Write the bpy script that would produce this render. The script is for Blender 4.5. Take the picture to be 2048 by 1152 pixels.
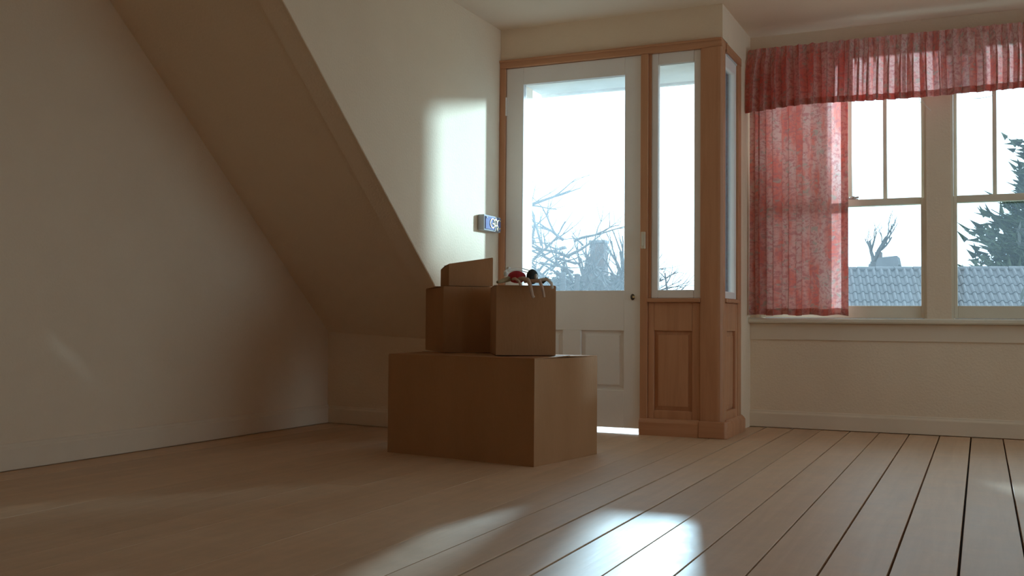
import bpy, math, random
from mathutils import Vector, Matrix

for o in list(bpy.data.objects):
    bpy.data.objects.remove(o)
S = bpy.context.scene
COL = S.collection

# ------------------------------------------------------------------ camera
cam_d = bpy.data.cameras.new('camera')
cam_d.sensor_width = 36.0
cam_d.lens = 2054.17 / 2048 * 36.0
cam_d.clip_start = 0.05
cam_d.clip_end = 400
cam = bpy.data.objects.new('camera', cam_d)
COL.objects.link(cam)
yaw, pitch, roll = math.radians(24.568), math.radians(1.794), math.radians(0.443)
fw = Vector((-math.sin(yaw) * math.cos(pitch), math.cos(yaw) * math.cos(pitch), math.sin(pitch)))
rt = Vector((math.cos(yaw), math.sin(yaw), 0))
up = rt.cross(fw)
r2 = rt * math.cos(roll) + up * math.sin(roll)
u2 = -rt * math.sin(roll) + up * math.cos(roll)
M = Matrix((r2, u2, -fw)).transposed().to_4x4()
M.translation = Vector((0, 0, 0.6))
cam.matrix_world = M
S.camera = cam

# ------------------------------------------------------------------ world, sun, lamp, exposure
W = bpy.data.worlds.new('overcast_sky')
S.world = W
W.use_nodes = True
bg = W.node_tree.nodes['Background']
bg.inputs[0].default_value = (0.57, 0.78, 0.90, 1)
bg.inputs[1].default_value = 3.35

sun_d = bpy.data.lights.new('sun', 'SUN')
sun_d.energy = 10.5
sun_d.angle = math.radians(4.5)
sun_d.color = (0.50, 0.81, 1.0)
sun = bpy.data.objects.new('sun', sun_d)
COL.objects.link(sun)
sun_dir = Vector((-1.0, -1.33, -math.tan(math.radians(11)) * math.hypot(1.0, 1.33)))
sun.rotation_euler = sun_dir.to_track_quat('-Z', 'Y').to_euler()

# the floodlight standing in the garden that throws the patches onto the floor boards
fl_d = bpy.data.lights.new('garden_floodlight', 'SPOT')
fl_d.energy = 3300
fl_d.color = (0.55, 0.83, 1.0)
fl_d.shadow_soft_size = 0.15
fl_d.spot_size = math.radians(60)
fl_d.spot_blend = 0.3
fl = bpy.data.objects.new('garden_floodlight', fl_d)
COL.objects.link(fl)
fl.location = (-2.70, 10.75, 2.60)
fl.rotation_euler = (Vector((-0.6, 3.0, 0.3)) - fl.location).to_track_quat('-Z', 'Y').to_euler()

S.view_settings.view_transform = 'Standard'
S.view_settings.look = 'None'
S.view_settings.gamma = 1.0
S.view_settings.use_curve_mapping = False
S.view_settings.exposure = 0.0
S.cycles.max_bounces = 14
S.cycles.diffuse_bounces = 8
S.cycles.transparent_max_bounces = 24
S.cycles.sample_clamp_indirect = 6.0
S.cycles.use_denoising = True

# ------------------------------------------------------------------ helpers
def prop(o, label=None, cat=None, group=None, kind=None):
    if label: o['label'] = label
    if cat: o['category'] = cat
    if group: o['group'] = group
    if kind: o['kind'] = kind
    return o

def thing(name, label, cat, loc=(0, 0, 0), rz=0.0, group=None, kind=None):
    o = bpy.data.objects.new(name, None)
    o.empty_display_size = 0.1
    COL.objects.link(o)
    o.location = loc
    o.rotation_euler = (0, 0, rz)
    return prop(o, label, cat, group, kind)

class MB:
    def __init__(self):
        self.v = []; self.f = []; self.uv = {}
    def box(self, x0, x1, y0, y1, z0, z1):
        b = len(self.v)
        self.v += [(x0,y0,z0),(x1,y0,z0),(x1,y1,z0),(x0,y1,z0),(x0,y0,z1),(x1,y0,z1),(x1,y1,z1),(x0,y1,z1)]
        for q in ((0,3,2,1),(4,5,6,7),(0,1,5,4),(1,2,6,5),(2,3,7,6),(3,0,4,7)):
            self.f.append(tuple(b + i for i in q))
        return self
    def hexa(self, pts):
        b = len(self.v); self.v += [tuple(p) for p in pts]
        for q in ((0,3,2,1),(4,5,6,7),(0,1,5,4),(1,2,6,5),(2,3,7,6),(3,0,4,7)):
            self.f.append(tuple(b + i for i in q))
        return self
    def prism(self, pts, axis, a0, a1):
        """polygon pts (2d) extruded along axis from a0 to a1"""
        b = len(self.v); n = len(pts)
        def p3(p, a):
            if axis == 0: return (a, p[0], p[1])
            if axis == 1: return (p[0], a, p[1])
            return (p[0], p[1], a)
        self.v += [p3(p, a0) for p in pts] + [p3(p, a1) for p in pts]
        self.f.append(tuple(b + i for i in range(n)))
        self.f.append(tuple(b + n + i for i in reversed(range(n))))
        for i in range(n):
            j = (i + 1) % n
            self.f.append((b + j, b + i, b + n + i, b + n + j))
        return self
    def tube(self, pts, rads, n=6, cap=True):
        b = len(self.v); m = len(pts)
        pts = [Vector(p) for p in pts]
        if not hasattr(rads, '__len__'): rads = [rads] * m
        ref = Vector((0.31, 0.22, 0.92)).normalized()
        for i, p in enumerate(pts):
            d = (pts[min(i + 1, m - 1)] - pts[max(i - 1, 0)])
            d = d.normalized() if d.length > 1e-9 else Vector((0, 0, 1))
            a = d.cross(ref)
            if a.length < 1e-3: a = d.cross(Vector((1, 0, 0)))
            a.normalize(); c = d.cross(a)
            for k in range(n):
                t = 2 * math.pi * k / n
                self.v.append(tuple(p + (a * math.cos(t) + c * math.sin(t)) * rads[i]))
        for i in range(m - 1):
            for k in range(n):
                k2 = (k + 1) % n
                self.f.append((b + i*n + k, b + i*n + k2, b + (i+1)*n + k2, b + (i+1)*n + k))
        if cap:
            self.f.append(tuple(b + k for k in reversed(range(n))))
            self.f.append(tuple(b + (m-1)*n + k for k in range(n)))
        return self
    def ellipsoid(self, c, r, nu=12, nv=8, rot=None):
        b = len(self.v); c = Vector(c)
        R = rot or Matrix.Identity(3)
        self.v.append(tuple(c + R @ Vector((0, 0, r[2]))))
        for i in range(1, nv):
            t = math.pi * i / nv
            for k in range(nu):
                p = 2 * math.pi * k / nu
                self.v.append(tuple(c + R @ Vector((r[0]*math.sin(t)*math.cos(p), r[1]*math.sin(t)*math.sin(p), r[2]*math.cos(t)))))
        self.v.append(tuple(c + R @ Vector((0, 0, -r[2]))))
        e = len(self.v) - 1
        for k in range(nu):
            k2 = (k + 1) % nu
            self.f.append((b, b + 1 + k, b + 1 + k2))
            for i in range(nv - 2):
                self.f.append((b+1+i*nu+k, b+1+(i+1)*nu+k, b+1+(i+1)*nu+k2, b+1+i*nu+k2))
            self.f.append((e, b+1+(nv-2)*nu+k2, b+1+(nv-2)*nu+k))
        return self
    def mesh(self, name, mat, smooth=False):
        me = bpy.data.meshes.new(name)
        me.from_pydata(self.v, [], self.f)
        me.materials.append(mat)
        if smooth:
            for p in me.polygons: p.use_smooth = True
        me.update()
        return me
    def build(self, name, mat, parent=None, bevel=0.0, smooth=False, seg=2):
        o = bpy.data.objects.new(name, self.mesh(name, mat, smooth))
        COL.objects.link(o)
        if parent is not None: o.parent = parent
        if bevel > 0:
            m = o.modifiers.new('bevel', 'BEVEL'); m.width = bevel; m.segments = seg
            m.limit_method = 'ANGLE'; m.angle_limit = math.radians(40)
        return o

def struct(o, label, cat):
    return prop(o, label, cat, kind='structure')

# ------------------------------------------------------------------ materials
def nodes(name):
    m = bpy.data.materials.new(name); m.use_nodes = True
    nt = m.node_tree; nt.nodes.clear()
    out = nt.nodes.new('ShaderNodeOutputMaterial')
    return m, nt, out

def N(nt, t, **kw):
    n = nt.nodes.new(t)
    for k, v in kw.items():
        if k.startswith('i_'):
            n.inputs[k[2:].replace('_', ' ')].default_value = v
        else: setattr(n, k, v)
    return n

def ramp(nt, fac, stops):
    r = nt.nodes.new('ShaderNodeValToRGB')
    e = r.color_ramp.elements
    e[0].position, e[0].color = stops[0][0], (*stops[0][1], 1)
    e[1].position, e[1].color = stops[-1][0], (*stops[-1][1], 1)
    for p, c in stops[1:-1]:
        x = e.new(p); x.color = (*c, 1)
    nt.links.new(fac, r.inputs[0])
    return r.outputs[0]

def plain(name, c0, c1, scale=6.0, rough=0.7, bump=0.0, bscale=60.0, stretch=(1, 1, 1), metal=0.0, spec=0.5, coords='Object'):
    m, nt, out = nodes(name)
    tc = N(nt, 'ShaderNodeTexCoord'); mp = N(nt, 'ShaderNodeMapping')
    mp.inputs['Scale'].default_value = stretch
    nt.links.new(tc.outputs[coords], mp.inputs[0])
    n1 = N(nt, 'ShaderNodeTexNoise', i_Scale=scale, i_Detail=5.0, i_Roughness=0.6)
    nt.links.new(mp.outputs[0], n1.inputs['Vector'])
    col = ramp(nt, n1.outputs['Fac'], [(0.3, c0), (0.7, c1)])
    b = N(nt, 'ShaderNodeBsdfPrincipled')
    b.inputs['Roughness'].default_value = rough
    b.inputs['Metallic'].default_value = metal
    b.inputs['Specular IOR Level'].default_value = spec
    nt.links.new(col, b.inputs['Base Color'])
    if bump > 0:
        n2 = N(nt, 'ShaderNodeTexNoise', i_Scale=bscale, i_Detail=4.0)
        nt.links.new(mp.outputs[0], n2.inputs['Vector'])
        bp = N(nt, 'ShaderNodeBump'); bp.inputs['Strength'].default_value = bump; bp.inputs['Distance'].default_value = 0.01
        nt.links.new(n2.outputs['Fac'], bp.inputs['Height']); nt.links.new(bp.outputs[0], b.inputs['Normal'])
    nt.links.new(b.outputs[0], out.inputs[0])
    return m

def wood(name, dark, mid, light, axis='Z', rough=0.45, gscale=1.0, random_amt=0.0, spec=0.5, mottle=0.0):
    m, nt, out = nodes(name)
    tc = N(nt, 'ShaderNodeTexCoord')
    oi = N(nt, 'ShaderNodeObjectInfo')
    add = N(nt, 'ShaderNodeVectorMath', operation='ADD')
    sc = N(nt, 'ShaderNodeVectorMath', operation='SCALE'); sc.inputs['Scale'].default_value = 13.0
    comb = N(nt, 'ShaderNodeCombineXYZ')
    for k in range(3): nt.links.new(oi.outputs['Random'], comb.inputs[k])
    nt.links.new(comb.outputs[0], sc.inputs[0])
    nt.links.new(tc.outputs['Object'], add.inputs[0]); nt.links.new(sc.outputs[0], add.inputs[1])
    mp = N(nt, 'ShaderNodeMapping')
    s = [22.0, 22.0, 22.0]; s['XYZ'.index(axis)] = 1.3
    mp.inputs['Scale'].default_value = [x * gscale for x in s]
    nt.links.new(add.outputs[0], mp.inputs[0])
    n1 = N(nt, 'ShaderNodeTexNoise', i_Scale=1.0, i_Detail=6.0, i_Roughness=0.65, i_Distortion=0.6)
    nt.links.new(mp.outputs[0], n1.inputs['Vector'])
    col = ramp(nt, n1.outputs['Fac'], [(0.28, dark), (0.5, mid), (0.74, light)])
    if random_amt > 0:
        mr = N(nt, 'ShaderNodeMapRange'); mr.inputs['To Min'].default_value = 1 - random_amt; mr.inputs['To Max'].default_value = 1 + random_amt
        nt.links.new(oi.outputs['Random'], mr.inputs['Value'])
        mx = N(nt, 'ShaderNodeVectorMath', operation='SCALE')
        nt.links.new(col, mx.inputs[0]); nt.links.new(mr.outputs[0], mx.inputs['Scale'])
        col = mx.outputs[0]
    # scuffs and worn spots
    n3 = N(nt, 'ShaderNodeTexNoise', i_Scale=9.0, i_Detail=6.0, i_Roughness=0.7)
    nt.links.new(add.outputs[0], n3.inputs['Vector'])
    rr = N(nt, 'ShaderNodeMapRange'); rr.inputs['To Min'].default_value = rough - 0.1; rr.inputs['To Max'].default_value = rough + 0.12
    nt.links.new(n3.outputs['Fac'], rr.inputs['Value'])
    if mottle > 0:
        mm = N(nt, 'ShaderNodeMapRange'); mm.inputs['From Min'].default_value = .3; mm.inputs['From Max'].default_value = .7
        mm.inputs['To Min'].default_value = 1 - mottle; mm.inputs['To Max'].default_value = 1 + mottle
        nt.links.new(n3.outputs['Fac'], mm.inputs['Value'])
        sc2 = N(nt, 'ShaderNodeVectorMath', operation='SCALE')
        nt.links.new(col, sc2.inputs[0]); nt.links.new(mm.outputs[0], sc2.inputs['Scale']); col = sc2.outputs[0]
    b = N(nt, 'ShaderNodeBsdfPrincipled')
    b.inputs['Specular IOR Level'].default_value = spec
    nt.links.new(rr.outputs[0], b.inputs['Roughness'])
    nt.links.new(col, b.inputs['Base Color'])
    bp = N(nt, 'ShaderNodeBump'); bp.inputs['Strength'].default_value = 0.15; bp.inputs['Distance'].default_value = 0.004
    nt.links.new(n1.outputs['Fac'], bp.inputs['Height']); nt.links.new(bp.outputs[0], b.inputs['Normal'])
    nt.links.new(b.outputs[0], out.inputs[0])
    return m

def glass_mat(name, veil=0.05):
    m, nt, out = nodes(name)
    tr = N(nt, 'ShaderNodeBsdfTransparent'); tr.inputs[0].default_value = (0.97, 0.985, 0.99, 1)
    gl = N(nt, 'ShaderNodeBsdfGlossy'); gl.inputs['Roughness'].default_value = 0.02
    fr = N(nt, 'ShaderNodeFresnel'); fr.inputs['IOR'].default_value = 1.3
    mx = N(nt, 'ShaderNodeMixShader')
    nt.links.new(fr.outputs[0], mx.inputs[0]); nt.links.new(tr.outputs[0], mx.inputs[1]); nt.links.new(gl.outputs[0], mx.inputs[2])
    # pale blue translucent mix in the pane stands in for haze outside
    tl = N(nt, 'ShaderNodeBsdfTranslucent'); tl.inputs[0].default_value = (0.85, 0.92, 1.0, 1)
    tc = N(nt, 'ShaderNodeTexCoord'); ns = N(nt, 'ShaderNodeTexNoise', i_Scale=5.0, i_Detail=4.0)
    nt.links.new(tc.outputs['Object'], ns.inputs['Vector'])
    mr = N(nt, 'ShaderNodeMapRange'); mr.inputs['To Min'].default_value = veil * 0.7; mr.inputs['To Max'].default_value = veil * 1.3
    nt.links.new(ns.outputs['Fac'], mr.inputs['Value'])
    m2 = N(nt, 'ShaderNodeMixShader')
    nt.links.new(mr.outputs[0], m2.inputs[0]); nt.links.new(mx.outputs[0], m2.inputs[1]); nt.links.new(tl.outputs[0], m2.inputs[2])
    nt.links.new(m2.outputs[0], out.inputs[0])
    return m

def floral_mat(name):
    m, nt, out = nodes(name)
    uv = N(nt, 'ShaderNodeUVMap')
    nz = N(nt, 'ShaderNodeTexNoise', i_Scale=7.0, i_Detail=5.0, i_Roughness=0.7)
    nt.links.new(uv.outputs[0], nz.inputs['Vector'])
    warp = N(nt, 'ShaderNodeVectorMath', operation='MULTIPLY_ADD')
    nt.links.new(nz.outputs['Color'], warp.inputs[0]); warp.inputs[1].default_value = (0.16, 0.12, 0); nt.links.new(uv.outputs[0], warp.inputs[2])
    # printed stripes: broad pale bands of sprigs between salmon-red bands
    mp = N(nt, 'ShaderNodeMapping'); mp.inputs['Scale'].default_value = (15, 3.2, 1); nt.links.new(uv.outputs[0], mp.inputs[0])
    ns = N(nt, 'ShaderNodeTexNoise', i_Scale=1.0, i_Detail=4.0, i_Roughness=0.62); nt.links.new(mp.outputs[0], ns.inputs['Vector'])
    ground = ramp(nt, ns.outputs['Fac'], [(0.40, (0.70, 0.43, 0.38)), (0.50, (0.72, 0.35, 0.30)), (0.58, (0.74, 0.24, 0.19)), (0.68, (0.74, 0.19, 0.15))])
    # sprigs: small rosettes and leaves
    v2 = N(nt, 'ShaderNodeTexVoronoi', i_Scale=34.0); nt.links.new(warp.outputs[0], v2.inputs['Vector'])
    leaf = ramp(nt, v2.outputs['Distance'], [(0.22, (1, 1, 1)), (0.42, (0, 0, 0))])
    n2 = N(nt, 'ShaderNodeTexNoise', i_Scale=16.0, i_Detail=2.0); nt.links.new(uv.outputs[0], n2.inputs['Vector'])
    msk = ramp(nt, n2.outputs['Fac'], [(0.40, (0, 0, 0)), (0.52, (0.85, 0.85, 0.85))])
    mul = N(nt, 'ShaderNodeMath', operation='MULTIPLY'); nt.links.new(leaf, mul.inputs[0]); nt.links.new(msk, mul.inputs[1])
    mx = N(nt, 'ShaderNodeMix', data_type='RGBA'); nt.links.new(mul.outputs[0], mx.inputs['Factor'])
    nt.links.new(ground, mx.inputs['A']); mx.inputs['B'].default_value = (0.46, 0.38, 0.31, 1)
    n4 = N(nt, 'ShaderNodeTexNoise', i_Scale=55.0, i_Detail=4.0, i_Roughness=0.6); nt.links.new(warp.outputs[0], n4.inputs['Vector'])
    m4 = ramp(nt, n4.outputs['Fac'], [(0.48, (0, 0, 0)), (0.60, (0.8, 0.8, 0.8))])
    mx2 = N(nt, 'ShaderNodeMix', data_type='RGBA'); nt.links.new(m4, mx2.inputs['Factor'])
    nt.links.new(mx.outputs['Result'], mx2.inputs['A']); mx2.inputs['B'].default_value = (0.55, 0.20, 0.19, 1)
    col = mx2.outputs['Result']
    df = N(nt, 'ShaderNodeBsdfDiffuse'); tl = N(nt, 'ShaderNodeBsdfTranslucent')
    nt.links.new(col, df.inputs[0]); nt.links.new(col, tl.inputs[0])
    ms = N(nt, 'ShaderNodeMixShader'); ms.inputs[0].default_value = 0.42
    nt.links.new(df.outputs[0], ms.inputs[1]); nt.links.new(tl.outputs[0], ms.inputs[2])
    nt.links.new(ms.outputs[0], out.inputs[0])
    return m

def backlight_layer_mat(name):
    m, nt, out = nodes(name)
    tc = N(nt, 'ShaderNodeTexCoord'); ns = N(nt, 'ShaderNodeTexNoise', i_Scale=30.0, i_Detail=3.0)
    nt.links.new(tc.outputs['Object'], ns.inputs['Vector'])
    col = ramp(nt, ns.outputs['Fac'], [(0.3, (0.74, 0.62, 0.56)), (0.7, (0.80, 0.68, 0.62))])
    df = N(nt, 'ShaderNodeBsdfDiffuse'); tl = N(nt, 'ShaderNodeBsdfTranslucent')
    nt.links.new(col, df.inputs[0]); nt.links.new(col, tl.inputs[0])
    ms = N(nt, 'ShaderNodeMixShader'); ms.inputs[0].default_value = 0.33
    nt.links.new(df.outputs[0], ms.inputs[1]); nt.links.new(tl.outputs[0], ms.inputs[2])
    nt.links.new(ms.outputs[0], out.inputs[0])
    return m

MAT = {
 'lining': backlight_layer_mat('cream_lining'),  # cloth layer added behind the drape to dim its backlight
 'wall': plain('cream_wallpaper', (0.79, 0.62, 0.455), (0.825, 0.655, 0.485), scale=2.5, rough=0.85, bump=0.25, bscale=90, spec=0.2),
 'ceil': plain('cream_ceiling', (0.795, 0.64, 0.495), (0.83, 0.675, 0.53), scale=2.0, rough=0.9, bump=0.15, bscale=70, spec=0.2),
 'base': plain('cream_gloss_paint', (0.76, 0.61, 0.46), (0.80, 0.65, 0.50), scale=3, rough=0.7, bump=0.05, spec=0.2),
 'white': plain('white_paint', (0.82, 0.76, 0.725), (0.86, 0.80, 0.765), scale=4, rough=0.5, bump=0.05, spec=0.4),
 'sash': plain('cream_sash_paint', (0.72, 0.62, 0.48), (0.78, 0.68, 0.54), scale=4, rough=0.5, bump=0.05, spec=0.4),
 'plank': wood('bleached_pine', (0.575, 0.37, 0.225), (0.62, 0.405, 0.25), (0.66, 0.445, 0.285), axis='Y', rough=0.47, random_amt=0.06, spec=0.42, mottle=0.08),
 'sub': plain('dark_underfloor', (0.045, 0.025, 0.013), (0.07, 0.04, 0.02), rough=0.95),
 'oak': wood('varnished_redwood', (0.46, 0.205, 0.10), (0.54, 0.255, 0.13), (0.60, 0.30, 0.165), axis='Z', rough=0.42),
 'oakh': wood('varnished_redwood_rail', (0.46, 0.205, 0.10), (0.54, 0.255, 0.13), (0.60, 0.30, 0.165), axis='X', rough=0.42),
 'glass': glass_mat('dusty_glass', 0.026),
 'doorglass': glass_mat('dusty_door_glass', 0.055),
 'floral': floral_mat('pink_floral_chintz'),
 'card': plain('cardboard', (0.37, 0.185, 0.085), (0.42, 0.215, 0.105), scale=5, rough=0.85, bump=0.12, bscale=120, stretch=(1, 1, 0.25), spec=0.2),
 'cardin': plain('cardboard_edge', (0.46, 0.29, 0.17), (0.52, 0.33, 0.20), scale=30, rough=0.9),
 'tape': plain('brown_parcel_tape', (0.36, 0.22, 0.12), (0.39, 0.24, 0.13), rough=0.35),
 'metal': plain('dull_steel', (0.42, 0.38, 0.33), (0.55, 0.5, 0.44), rough=0.4, metal=0.8),
 'brass': plain('polished_brass', (0.95, 0.80, 0.45), (1.0, 0.87, 0.55), rough=0.35, metal=1.0),
 'iron': plain('dark_iron', (0.05, 0.035, 0.025), (0.10, 0.07, 0.05), rough=0.5, metal=0.6),
 'plastic': plain('grey_white_plastic', (0.40, 0.38, 0.38), (0.45, 0.43, 0.43), rough=0.75, spec=0.15),
 'blue': plain('slate_blue_panel', (0.14, 0.14, 0.26), (0.18, 0.18, 0.31), rough=0.7, spec=0.15),
 'red': plain('red_felt', (0.32, 0.015, 0.02), (0.45, 0.03, 0.03), scale=40, rough=0.95),
 'black': plain('dark_green_black_felt', (0.018, 0.022, 0.022), (0.04, 0.05, 0.048), scale=40, rough=0.8),
 'cloth': plain('flesh_linen', (0.52, 0.36, 0.27), (0.60, 0.43, 0.33), scale=30, rough=0.95),
 'thread': plain('white_thread', (0.78, 0.75, 0.70), (0.85, 0.82, 0.78), rough=0.9),
 'straw': plain('straw_hair', (0.30, 0.22, 0.12), (0.36, 0.27, 0.15), scale=40, rough=0.9),
 'concrete': plain('pale_concrete', (0.50, 0.50, 0.49), (0.60, 0.60, 0.59), scale=5, rough=0.9, bump=0.2),
 'grass': plain('rough_grass', (0.05, 0.075, 0.03), (0.10, 0.13, 0.06), scale=1.5, rough=0.95, bump=0.4, bscale=12),
 'bark': plain('grey_bark', (0.06, 0.057, 0.058), (0.10, 0.096, 0.095), scale=12, rough=0.9),
 'needle': plain('dark_needles', (0.022, 0.034, 0.020), (0.10, 0.125, 0.075), scale=5, rough=0.85, spec=0.2),
 'hedge': plain('winter_hedge', (0.045, 0.05, 0.045), (0.075, 0.08, 0.07), scale=3, rough=0.9, spec=0.2),
 'tile': plain('weathered_roof_tile', (0.075, 0.075, 0.082), (0.125, 0.12, 0.125), scale=3, rough=0.55, bump=0.2, coords='Object'),
 'render': plain('grey_render', (0.14, 0.14, 0.15), (0.18, 0.18, 0.19), scale=3, rough=0.9),
 'brickm': plain('chimney_brick', (0.10, 0.075, 0.07), (0.14, 0.10, 0.09), scale=9, rough=0.9),
 'rail': plain('dark_curtain_rail', (0.05, 0.03, 0.02), (0.07, 0.045, 0.03), rough=0.6),
}

# ------------------------------------------------------------------ room dimensions
XL, XC, XR = -3.445, -2.489, 2.45       # gable wall, dormer cheek, right wall
YB, YD, YW = -2.2, 5.265, 5.975         # back wall, door screen, window wall
ZC = 2.255                              # ceiling
XS = -1.215                             # side face of the door enclosure

# ---- floor: dark void below, one object for each board
fl_o = MB().box(XL - .1, XR + .1, YB - .1, YW + .1, -0.16, -0.022).build('floor', MAT['sub'])
struct(fl_o, 'bleached bare pine floorboards running towards the windows', 'floor')
rng = random.Random(3)
pitch_x = 0.1525
k0 = math.floor((XL - (-0.054)) / pitch_x)
k1 = math.ceil((XR - (-0.054)) / pitch_x)
wide = {-8: .004, -7: .0085, -6: .008, -5: .0035, -4: .005, -3: .005, -2: .0065, -1: .0065, 0: .007, 1: .006}
plank_cache = {}
for k in range(k0, k1):
    xa = max(-0.054 + k * pitch_x, XL); xb = min(-0.054 + (k + 1) * pitch_x, XR)
    ga = wide.get(k, 0.0012 if k < -8 else .005) / 2; gb = wide.get(k + 1, 0.0012 if k + 1 < -8 else .005) / 2
    xa += ga; xb -= gb
    if xb - xa < 0.01: continue
    yend = YW + .02 if xb > XS else (YD + 0.10 if xb > XC else 4.99)
    cuts = [YB]
    cuts += sorted(rng.sample([-1.1, -0.2, 0.6], 1)) if k % 2 else []
    if k in (-8, -10): cuts.append(5.02)
    if k in (-14, -17): cuts.append(2.95 + 0.2 * (k % 3))
    cuts.append(yend)
    for ya, yb in zip(cuts[:-1], cuts[1:]):
        m = MB(); w = xb - xa; c = 0.0007 if k > -9 else 0.0002; y0, y1 = 0.0015, (yb - ya) - 0.0015
        key = (round(w, 4), round(y1, 4))
        if key not in plank_cache:
            m.v += [(0,y0,-.021),(w,y0,-.021),(w,y1,-.021),(0,y1,-.021),(0,y0,-c),(w,y0,-c),(w,y1,-c),(0,y1,-c),(c,y0+c,0),(w-c,y0+c,0),(w-c,y1-c,0),(c,y1-c,0)]
            m.f += [(0,3,2,1),(0,1,5,4),(1,2,6,5),(2,3,7,6),(3,0,4,7),(4,5,9,8),(5,6,10,9),(6,7,11,10),(7,4,8,11),(8,9,10,11)]
            plank_cache[key] = m.mesh('plank', MAT['plank'])
        p = bpy.data.objects.new('plank', plank_cache[key]); COL.objects.link(p)
        p.parent = fl_o
        p.location = (xa, ya, rng.uniform(-0.0005, 0.0))

# ---- walls
wl = MB().box(XL - .12, XL, YB - .1, 5.25, -.02, ZC + .1).build('wall_left', MAT['wall'])
struct(wl, 'cream papered gable wall rising along the left side', 'wall')
# sloping ceiling under the roof (slightly skewed to the window wall) and the knee wall it lands on
SL = [(4.983, .525), (2.985, 2.2552)]      # (y, z) along the gable wall
SR = [(4.846, .485), (2.783, 2.2552)]      # (y, z) along the dormer cheek
nx, ny, nz = 0.0, 0.075, 0.085             # thickness offset upward and outward
XA, XB = XL - .03, XC - .002
ws = MB().hexa([(XA, *SL[0]), (XB, *SR[0]), (XB, *SR[1]), (XA, *SL[1]),
                (XA, SL[0][0]+ny, SL[0][1]+nz), (XB, SR[0][0]+ny, SR[0][1]+nz), (XB, SR[1][0]+ny, SR[1][1]+nz), (XA, SL[1][0]+ny, SL[1][1]+nz)])
ws = ws.build('wall_slope', MAT['wall'])
struct(ws, 'steep sloping attic ceiling in brown shade between gable and dormer', 'sloping ceiling')
wk = MB().hexa([(XA, 4.985, -.02), (XB, 4.848, -.02), (XB, 4.95, -.02), (XA, 5.09, -.02), (XA, 4.985, .56), (XB, 4.848, .52), (XB, 4.95, .52), (XA, 5.09, .56)]).build('wall_knee', MAT['wall'])
struct(wk, 'low dark knee wall below the sloping ceiling', 'wall')
# dormer cheek, runs on outside past the door as the white reveal
cheek = [(SR[1][0] + .002, ZC + .05), (SR[1][0] + .0025, ZC - .0), (SR[0][0] + .003, SR[0][1] + .003), (SR[0][0] + .003, -.02), (5.73, -.02), (5.73, ZC + .05)]
wc = MB().prism(cheek, 0, XC - .11, XC).build('wall_cheek', MAT['wall'])
struct(wc, 'pale dormer side wall beside the glazed door with a sunlit patch', 'wall')
# bulkhead above the door, and the return down to the window wall
wd = MB().box(XC + .001, XS, YD, YD + .12, 2.076, ZC + .02).build('wall_door', MAT['wall'])
struct(wd, 'cream plaster strip above the door and sidelight', 'wall')
ww2 = MB()
ww2.box(XS - .05, XS, YD + .121, YW + .08, 2.068, ZC + .02)
ww2.box(XS - .05, XS, 5.705, YW + .14, -.02, 2.067)
wr_ = ww2.build('wall_return', MAT['wall'])
struct(wr_, 'narrow cream return wall between wooden sidelight and curtain', 'wall')
# window wall with openings
WIN = [(-1.165, -.267), (-.145, .473), (.595, 1.213), (1.335, 1.953)]
ZS, ZH = 0.625, 2.13
w = MB()
w.box(XS, XR, YW, YW + .08, -.02, ZS - .03)
w.box(XS, XR, YW, YW + .08, ZH, ZC + .02)
w.box(XS, WIN[0][0], YW, YW + .08, ZS - .03, ZH)
for a, b in zip(WIN[:-1], WIN[1:]): w.box(a[1], b[0], YW - .012, YW + .14, ZS - .03, ZH)
w.box(WIN[-1][1], XR, YW, YW + .14, ZS - .03, ZH)
wwin = w.build('wall_window', MAT['wall'])
struct(wwin, 'cream wall below and around the row of sash windows', 'wall')
# right and back walls lie outside the picture; the right one has two windows added to brighten the room
w = MB()
RW = [(-0.4, 0.5), (2.9, 5.3)]
w.box(XR, XR + .12, YB - .1, YW + .14, -.02, .55); w.box(XR, XR + .12, YB - .1, YW + .14, 2.1, ZC + .1)
ys = [YB - .1] + [q for a in RW for q in a] + [YW + .14]
for a, b in zip(ys[::2], ys[1::2]): w.box(XR, XR + .12, a, b, .55, 2.1)
struct(w.build('wall_right', MAT['wall']), 'cream right wall outside the picture', 'wall')
struct(MB().box(XL - .1, XR + .1, YB - .12, YB, -.02, ZC + .1).build('wall_back', MAT['wall']), 'cream back wall behind the camera', 'wall')
c = MB()
c.box(XL - .1, XR + .1, YB - .1, YD + .10, ZC, ZC + .1)
c.box(XS - .1, XR + .1, YD + .10, YW + .14, ZC, ZC + .1)
struct(c.build('ceiling', MAT['ceil']), 'flat cream ceiling above door and windows', 'ceiling')

# ---- baseboards
def baseboard(name, p0, p1, h, t, label, z0=0.004):
    """board along p0->p1 with the room on its right-hand side"""
    a = Vector((*p0, 0)); b = Vector((*p1, 0)); L = (b - a).length
    prof = [(0, z0), (-t, z0), (-t, h * .80), (-t * .8, h * .86), (-t * .55, h * .90), (-t * .45, h * .97), (-t * .3, h), (0, h)]
    o = MB().prism(prof, 0, 0, L).build(name, MAT['base'])
    o.location = a; o.rotation_euler = (0, 0, math.atan2(b.y - a.y, b.x - a.x))
    return struct(o, label, 'baseboard')
baseboard('baseboard_left', (XL, YB), (XL, 4.98), .105, .016, 'long cream baseboard along the gable wall')
bpy.data.objects['baseboard_left'].rotation_euler.z = math.pi / 2
baseboard('baseboard_knee', (XL + .016, 4.984), (XC, 4.847), .10, .016, 'short dark baseboard below the knee wall')
baseboard('baseboard_window', (XS, YW), (XR, YW), .098, .02, 'cream baseboard below the sash windows')
# left board's room side is +x : mirror the profile
bb = bpy.data.objects['baseboard_left']

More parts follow.
